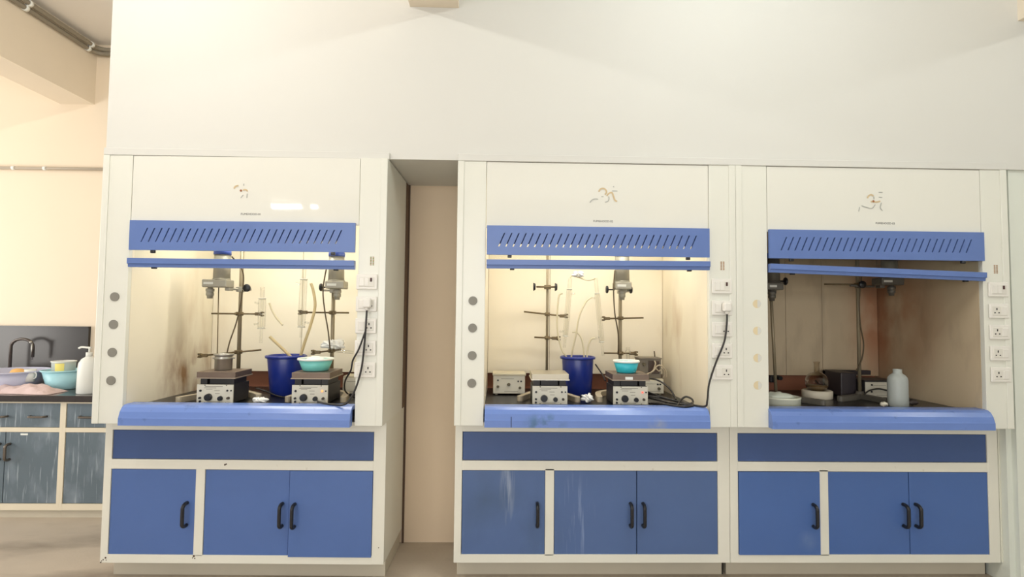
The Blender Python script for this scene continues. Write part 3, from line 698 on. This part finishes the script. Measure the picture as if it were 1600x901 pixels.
MB().box(-.07, .07, .006, .12, 0, .128, .003).box(-.074, .074, -.002, .124, .122, .131, .002).build('case', GREY_CASE, t)
MB().box(-.012, .058, .0, .008, .03, .112, .002).build('window', mat('brown_window', (66, 50, 40), .4), t)
MB().cyl((-.04, -.012, .09), (-.04, .008, .09), .010, .012, 14).build('knob', MATS['knob_olive'], t)

# flask, dish, bottle of the dark hood
t = thing('cork_ring', 'white ring support under the round flask in dark hood', 'flask ring', (2.235, .42, WT))
MB().lathe([(.05, .0), (.086, 0), (.088, .004), (.088, .046), (.082, .050), (.060, .050), (.050, .040), (.05, 0)], n=36).build('ring', mat('ring_white', (206, 198, 180), .6), t)
t = thing('round_bottom_flask', 'round glass flask with brown residue on a white ring in dark hood', 'flask', (2.235, .42, WT+.030))
R = .068; pr = [(R*math.sin(a), R-R*math.cos(a)) for a in [i*PI/16+.001 for i in range(14)]]
MB().lathe(pr+[(.016, R*2-.004), (.0155, R*2+.05), (.019, R*2+.056), (.019, R*2+.062)], n=32).build('bulb', FLASKG, t)
MB().lathe([((R-.003)*math.sin(a), R-(R-.003)*math.cos(a)) for a in [i*PI/20+.001 for i in range(9)]]+[(.001, R-(R-.003)*math.cos(8*PI/20))], n=28).build('residue', LIQ, t)
t = thing('shallow_dish', 'white round shallow dish beside the left post of dark hood', 'dish', (1.855, .135, WT))
MB().lathe([(.001, .001), (.099, .001), (.104, .005), (.105, .04), (.107, .043), (.107, .050), (.100, .052), (.095, .046), (.092, .012), (.001, .010)], n=44).build('body', mat('dish_white', (214, 216, 200), .45), t)
lump('crumpled_film', 'crumpled clear white film lying in the shallow dish of dark hood', 'film', (1.845, .135, WT+.0115), .07, 1, .9, .42, mat('film_white', (200, 206, 194), .4), 9, .14)
t = thing('plastic_bottle', 'milky uncapped plastic bottle at right in dark hood', 'bottle', (2.521, .105, WT))
MB().lathe([(.001, .001), (.050, .001), (.054, .006), (.054, .045), (.054, .150), (.051, .166), (.040, .180), (.026, .190), (.0235, .194), (.0235, .214), (.020, .214), (.020, .192), (.048, .150), (.048, .01), (.001, .008)], n=36, sy=.85).build('body', MILKY, t)
lump('white_plug', 'small white plug lying left of the milky bottle in dark hood', 'plug', (2.435, .10, WT), .016, 1.2, 1, .8, mat('plug_white', (224, 218, 200), .5), 5, .2)
lump('rubber_scrap', 'dark rubber lump right of the milky bottle in dark hood', 'scrap', (2.63, .14, WT), .02, 1.6, 1, .8, mat('rubber_dark', (58, 48, 44), .6), 6, .2)
lump('tissue_wad', 'white tissue wad on worktop between the leftmost hood hot plates', 'tissue', (-1.078, .06, WT), .02, 2.0, 1, .62, TISSUE, 11, .38, 32, rag=.12, group='tissue wads')
lump('tissue_wad', 'white tissue wad right of the bare steel hot plate in middle hood', 'tissue', (.745, .16, WT), .024, 1.1, 1, .8, TISSUE, 12, .38, 32, rag=.12, group='tissue wads')
lump('tissue_wad', 'white tissue wad draped on the link joining middle hood condenser tops', 'tissue', (.735, .50, 1.675), .02, 1.9, 1, .75, TISSUE, 13, .38, 32, rag=.12, group='tissue wads')
lump('white_cloth', 'white cloth draped over the low clamp above the teal bowl', 'cloth', (-.795, .395, 1.207), .045, 1.4, .8, .55, TISSUE, 14, .30, 40, rag=.14)
t = thing('glass_tube', 'horizontal glass tube held by the low clamp right of the white cloth', 'tube', (-.74, .385, 1.198))
MB().tube([(-.03, 0, .004), (.08, -.01, -.006)], [.009, .009], 14, caps=False).build('tube', GLASS, t)
t = thing('glass_adapter', 'small glass adapter in the low clamp behind the turquoise bowl', 'glassware', (1.058, .50, 1.178))
MB().lathe([(.010, -.02), (.012, .01), (.018, .02), (.018, .03), (.012, .036), (.011, .055)], n=18).build('body', GLASS, t)

# power cords
def cord(host, pts, r, plug, extra=()):
    o = host.location
    g = MB().tube([p-o for p in spline(pts, 8)], r, 8)
    for e in extra: g.tube([p-o for p in spline(e, 8)], r*.9, 8)
    c = g.build('power_cord', CABLE, host); c['label'] = 'black power cord'
    x, y, z = plug
    q = MB().box(x-.022-o.x, x+.022-o.x, y-.034-o.y, y-o.y, z-.024-o.z, z+.026-o.z, .010, 3); q.cyl(Vector((x, y-.016, z-.036))-o, Vector((x, y-.016, z-.02))-o, .009, n=12)
    q.build('plug', SOCKETW, c)['label'] = 'white three-pin plug'
cord(HP_B,
     [(-.455, -.157, 1.447), (-.456, -.160, 1.40), (-.462, -.160, 1.28), (-.475, -.160, 1.15), (-.505, -.160, 1.04), (-.555, -.145, .966), (-.640, -.105, .957), (-.72, -.05, .958), (-.745, .0, .95), (-.757, .035, .95)],
     .0052, (-.455, -.139, 1.485), [[(-.459, -.161, 1.34), (-.49, -.161, 1.25), (-.522, -.150, 1.19), (-.555, -.06, 1.13), (-.61, .05, 1.07), (-.645, .15, 1.02), (-.655, .22, .975), (-.62, .26, .938), (-.57, .28, .936)]])
cord(HP_D,
     [(1.435, -.135, 1.447), (1.432, -.137, 1.39), (1.418, -.136, 1.30), (1.375, -.13, 1.19), (1.342, -.122, 1.08), (1.333, -.118, .99), (1.325, -.10, .958), (1.26, -.04, .957), (1.22, .0, .937), (1.15, .06, .936)],
     .0052, (1.435, -.118, 1.485))
pile = []
rnd = random.Random(5)
def loop(cx, cy, rx, ry, z, ph, n=10, dz=.0):
    return [(cx+rx*math.cos(ph+2*PI*i/n), cy+ry*math.sin(ph+2*PI*i/n), z+dz*math.sin(ph+2*PI*i/n*1.5)) for i in range(n+2)]
g = MB()
for pts in ([(1.085, .24, .995), (1.12, .16, .985), (1.17, .10, .972), (1.23, .06, .960), (1.29, .03, .945), (1.32, .05, .938)],
            [(1.09, .20, .96), (1.15, .08, .958), (1.22, .02, .952), (1.29, -.0, .957), (1.305, .03, .975), (1.28, .06, .985), (1.24, .04, .965), (1.21, .0, .945), (1.16, .04, .938)],
            [(1.10, .08, .945), (1.13, .0, .954), (1.17, -.07, .957), (1.22, -.095, .955), (1.27, -.075, .957), (1.285, -.03, .965), (1.30, .02, .955)],
            [(1.09, .14, .975), (1.14, .12, .972), (1.20, .12, .962), (1.26, .12, .945), (1.29, .16, .936)],
            [(1.09, .12, .936), (1.15, .14, .936), (1.20, .1, .94), (1.17, .05, .942), (1.12, .07, .938)],
            [(1.14, .44, 1.025), (1.18, .40, 1.045), (1.23, .36, 1.03), (1.27, .30, .99), (1.285, .25, .94)]):
    g.tube(spline(pts, 8), .0055, 8)
o = g.build('cable_bundle', CABLE); tag(o, 'tangled bundle of black cables right of the red-lamp hot plate', 'cable')
g = MB()
for pts in ([(1.165, .49, 1.055), (1.195, .475, 1.07), (1.225, .47, 1.10), (1.25, .475, 1.085), (1.275, .48, 1.10), (1.29, .49, 1.07), (1.285, .5, 1.04)],
            [(1.17, .485, 1.06), (1.21, .465, 1.085), (1.235, .47, 1.115), (1.26, .47, 1.12), (1.295, .48, 1.09), (1.30, .49, 1.05)],
            [(1.21, .47, 1.08), (1.225, .465, 1.13), (1.22, .47, 1.15)]):
    g.tube(spline(pts, 8), .0045, 8)
o = g.build('pale_cable', mat('cable_pale', (186, 172, 148), .5)); tag(o, 'pale cable bunched in front of the dusty grey box in middle hood', 'cable')
def loose(label, pts, r=.0045, m=CABLE):
    o = MB().tube(spline(pts, 8), r, 8).build('loose_cable', m); tag(o, label, 'cable', 'loose dark cables'); return o
loose('dark cable lying behind the left hot plate of leftmost hood', [(-1.20, .28, .985), (-1.15, .30, .965), (-1.08, .27, .945), (-1.01, .24, .937), (-.93, .22, .935)])
loose('dark cable slanting from bucket to red-lamp hot plate in middle hood', [(.842, .46, 1.125), (.862, .36, 1.08), (.868, .27, 1.045)])
loose('dark cables crossing the cream box face in dark hood', [(2.50, .37, .96), (2.54, .375, .985), (2.60, .38, .995), (2.66, .378, .985), (2.72, .37, .975)], .005)
loose('dark cable curling behind the flask in dark hood', [(2.33, .60, 1.02), (2.345, .58, .99), (2.37, .57, .985), (2.385, .6, 1.0), (2.40, .62, .96), (2.41, .6, .936)], .004)
loose('upright dark wire poking above the dusty grey box in middle hood', [(1.275, .60, 1.035), (1.277, .645, 1.12), (1.270, .65, 1.20)], .004, CABLE_BR)

# ------------------------------------------------------------------ bench in the left recess
BY = .9
def bench_cabinet(label, x0, x1, drawers, doors, extra=None):
    t = thing('bench_cabinet', label, 'cabinet', (0, BY, 0), 0, 'bench cabinets')
    f = MB(); st = .02
    f.box(x0, x1, .0, .03, .587, .618, .001); f.box(x0, x1, 0, .03, .785, .798); f.box(x0, x1, 0, .03, .056, .10, .001)
    f.box(x0, x0+st, -.0008, .55, .0552, .7982, .001); f.box(x1-st, x1, -.0008, .55, .056, .798, .001); f.box(x0, x1, .53, .55, .056, .798)
    f.build('frame', mat('bench_frame_cream', (226, 216, 194), .45, var=.03), t)
    MB().box(x0+.02, x1-.02, .032, .04, .06, .79).build('bench_gap_shade_sheet', DARK, t)  # black backing sheet, paints the shade between drawers and doors
    MB().box(x0+.0, x1-.001, .025, .5, 0, .057).build('plinth', PLINTH, t)
    for (a0, a1, hs) in drawers:
        d = MB().box(a0+.003, a1-.003, .004, .028, .62, .7835, .002).build('drawer', BENCH_DOOR, t)
        for h in hs: d_handle(d, h-.055, .695, .805, .004, True, CHROME, .034)
    for (a0, a1, h) in doors:
        d = MB().box(a0+.003, a1-.002, .004, .028, .1025, .5855, .002).build('door', BENCH_DOOR, t)
        d_handle(d, h, .40, .505, .004, False, CHROME, .04)
        if extra and a1 == extra: MB().box(a1-.265, a1-.215, .0025, .0045, .565, .577).build('sticker', WPLAST, d)
    return t
bench_cabinet('slate-blue bench cabinet with wide drawer and two doors at far left', -3.62, -2.786, [(-3.60, -2.806, (-3.22, -2.953))], [(-3.60, -3.172, -3.205), (-3.172, -2.806, -3.138)], -2.806)
bench_cabinet('slate-blue streaked bench cabinet partly hidden by the leftmost hood', -2.786, -2.05, [(-2.766, -2.07, (-2.612,))], [(-2.766, -2.4, -2.43), (-2.4, -2.07, -2.37)])
o = MB().box(-3.64, -2.03, BY-.03, 1.473, .7985, .842, .004).build('bench_worktop', GRANITE_TOP); tag(o, 'glossy dark granite worktop on the slate-blue bench cabinets', 'worktop')
BT = .842
def basin(label, x, y, r, h, m):
    t = thing('basin', label, 'basin', (x, y, BT), 0, 'plastic basins')
    MB().lathe([(.001, .001), (r*.66, .001), (r*.70, .005), (r*.95, h-.008), (r*.92, h-.008), (r*.66, .009), (.001, .007)], n=44).build('body', m, t)
    MB().lathe([(r*.93, h-.012), (r*1.02, h-.008), (r*1.02, h), (r*.95, h), (r*.93, h-.012)], n=44).build('rim', m, t)
basin('large lavender basin at the left edge of the bench', -3.42, 1.20, .245, .138, LAV)
basin('pale cyan basin next to the white pump bottle on the bench', -3.045, 1.22, .135, .142, CYAN)
t = thing('tub', 'white tub with yellow label standing in the cyan basin', 'tub', (-3.045, 1.22, BT+.0085))
MB().lathe([(.001, .001), (.068, .001), (.074, .19), (.079, .192), (.079, .20), (.072, .2), (.066, .01), (.001, .008)], n=32).build('body', WPLAST, t)
lb = MB(); A = [(-PI/2-.1+i*.1) for i in range(9)]
for a0, a1 in zip(A, A[1:]):
    lb.bm.faces.new([lb.bm.verts.new((rr*math.cos(a), rr*math.sin(a), z)) for rr, a, z in ((.0715, a0, .085), (.0715, a1, .085), (.0745, a1, .185), (.0745, a0, .185))])
lb.build('label', YEL, t)
lump('sponge', 'orange scrubbing sponge resting in the lavender basin', 'sponge', (-3.335, 1.17, BT+.0095), .07, 1, .8, 1.05, ORANGE, 21, .05)
t = thing('cup', 'white cup lying in the lavender basin right of the sponge', 'cup', (-3.222, 1.14, BT+.062))
MB().lathe([(.001, .0), (.028, 0), (.036, .09), (.033, .09), (.026, .004), (.001, .004)], n=24).build('body', WPLAST, t)
MB().tube(spline([(.03, -.01, .07), (.05, -.01, .06), (.048, -.01, .03), (.029, -.01, .02)], 5), .004, 8).build('handle', WPLAST, t)
# pink cloth
g = MB(); nx, ny = 46, 18; V = {}
for i in range(nx+1):
    for j in range(ny+1):
        u, v = i/nx, j/ny; X = -3.40+u*.50; Y = .915+v*.20+.02*math.sin(5*u)
        e = min(1, 5*min(u+.05, 1-u, v, 1-v)); z = e*(.018+.034*math.sin(PI*v)*(.5+.6*u)+.012*math.sin(16*u+5*v)*math.sin(7*v+3*u)+.007*math.sin(31*u-9*v))
        V[i, j] = g.bm.verts.new((X, Y, BT+.002+max(0, z)))
for i in range(nx):
    for j in range(ny): g.bm.faces.new((V[i, j], V[i+1, j], V[i+1, j+1], V[i, j+1])).smooth = True
B = [g.bm.verts.new((x, y, BT+.0005)) for x, y in ((-3.39, .93), (-2.91, .93), (-2.91, 1.1), (-3.39, 1.1))]; g.bm.faces.new(B)
o = g.build('cleaning_cloth', PINK); tag(o, 'crumpled pink cloth on the front of the dark bench top', 'cloth')
t = thing('pump_bottle', 'tall white pump bottle beside the leftmost hood on the bench', 'bottle', (-2.70, 1.0, BT))
MB().lathe([(.001, 0), (.062, 0), (.066, .006), (.064, .18), (.060, .215), (.042, .245), (.026, .255), (.020, .262), (.001, .262)], n=32).build('body', WPLAST, t)
MB().cyl((0, 0, .262), (0, 0, .29), .020, n=20).cyl((0, 0, .29), (0, 0, .318), .006, n=10).build('collar', WPLAST, t)
MB().tube(spline([(.012, 0, .322), (-.02, 0, .324), (-.055, 0, .326), (-.075, 0, .318)], 4), .007, 10).build('spout', WPLAST, t)
t = thing('swan_neck_tap', 'dark swan-neck tap standing against the black backsplash', 'tap', (-3.59, 1.39, BT))
ar = [(.085-.085*math.cos(a), 0, .30+.06*math.sin(a)) for a in [i*PI/10 for i in range(11)]]
MB().tube([(0, 0, .02)]+ar+[(.17, 0, .22)], .011, 12).build('spout', mat('tap_dark', (86, 80, 76), .3, metal=.7), t)
MB().lathe([(.001, 0), (.03, 0), (.03, .01), (.016, .02), (.014, .05), (.001, .05)], n=20).build('base', MATS['tap_dark'], t)
MB().cyl((.165, 0, .20), (.17, -.012, .34), .007, n=8).sphere((.165, -.015, .335), .012).build('lever', STEEL, t)
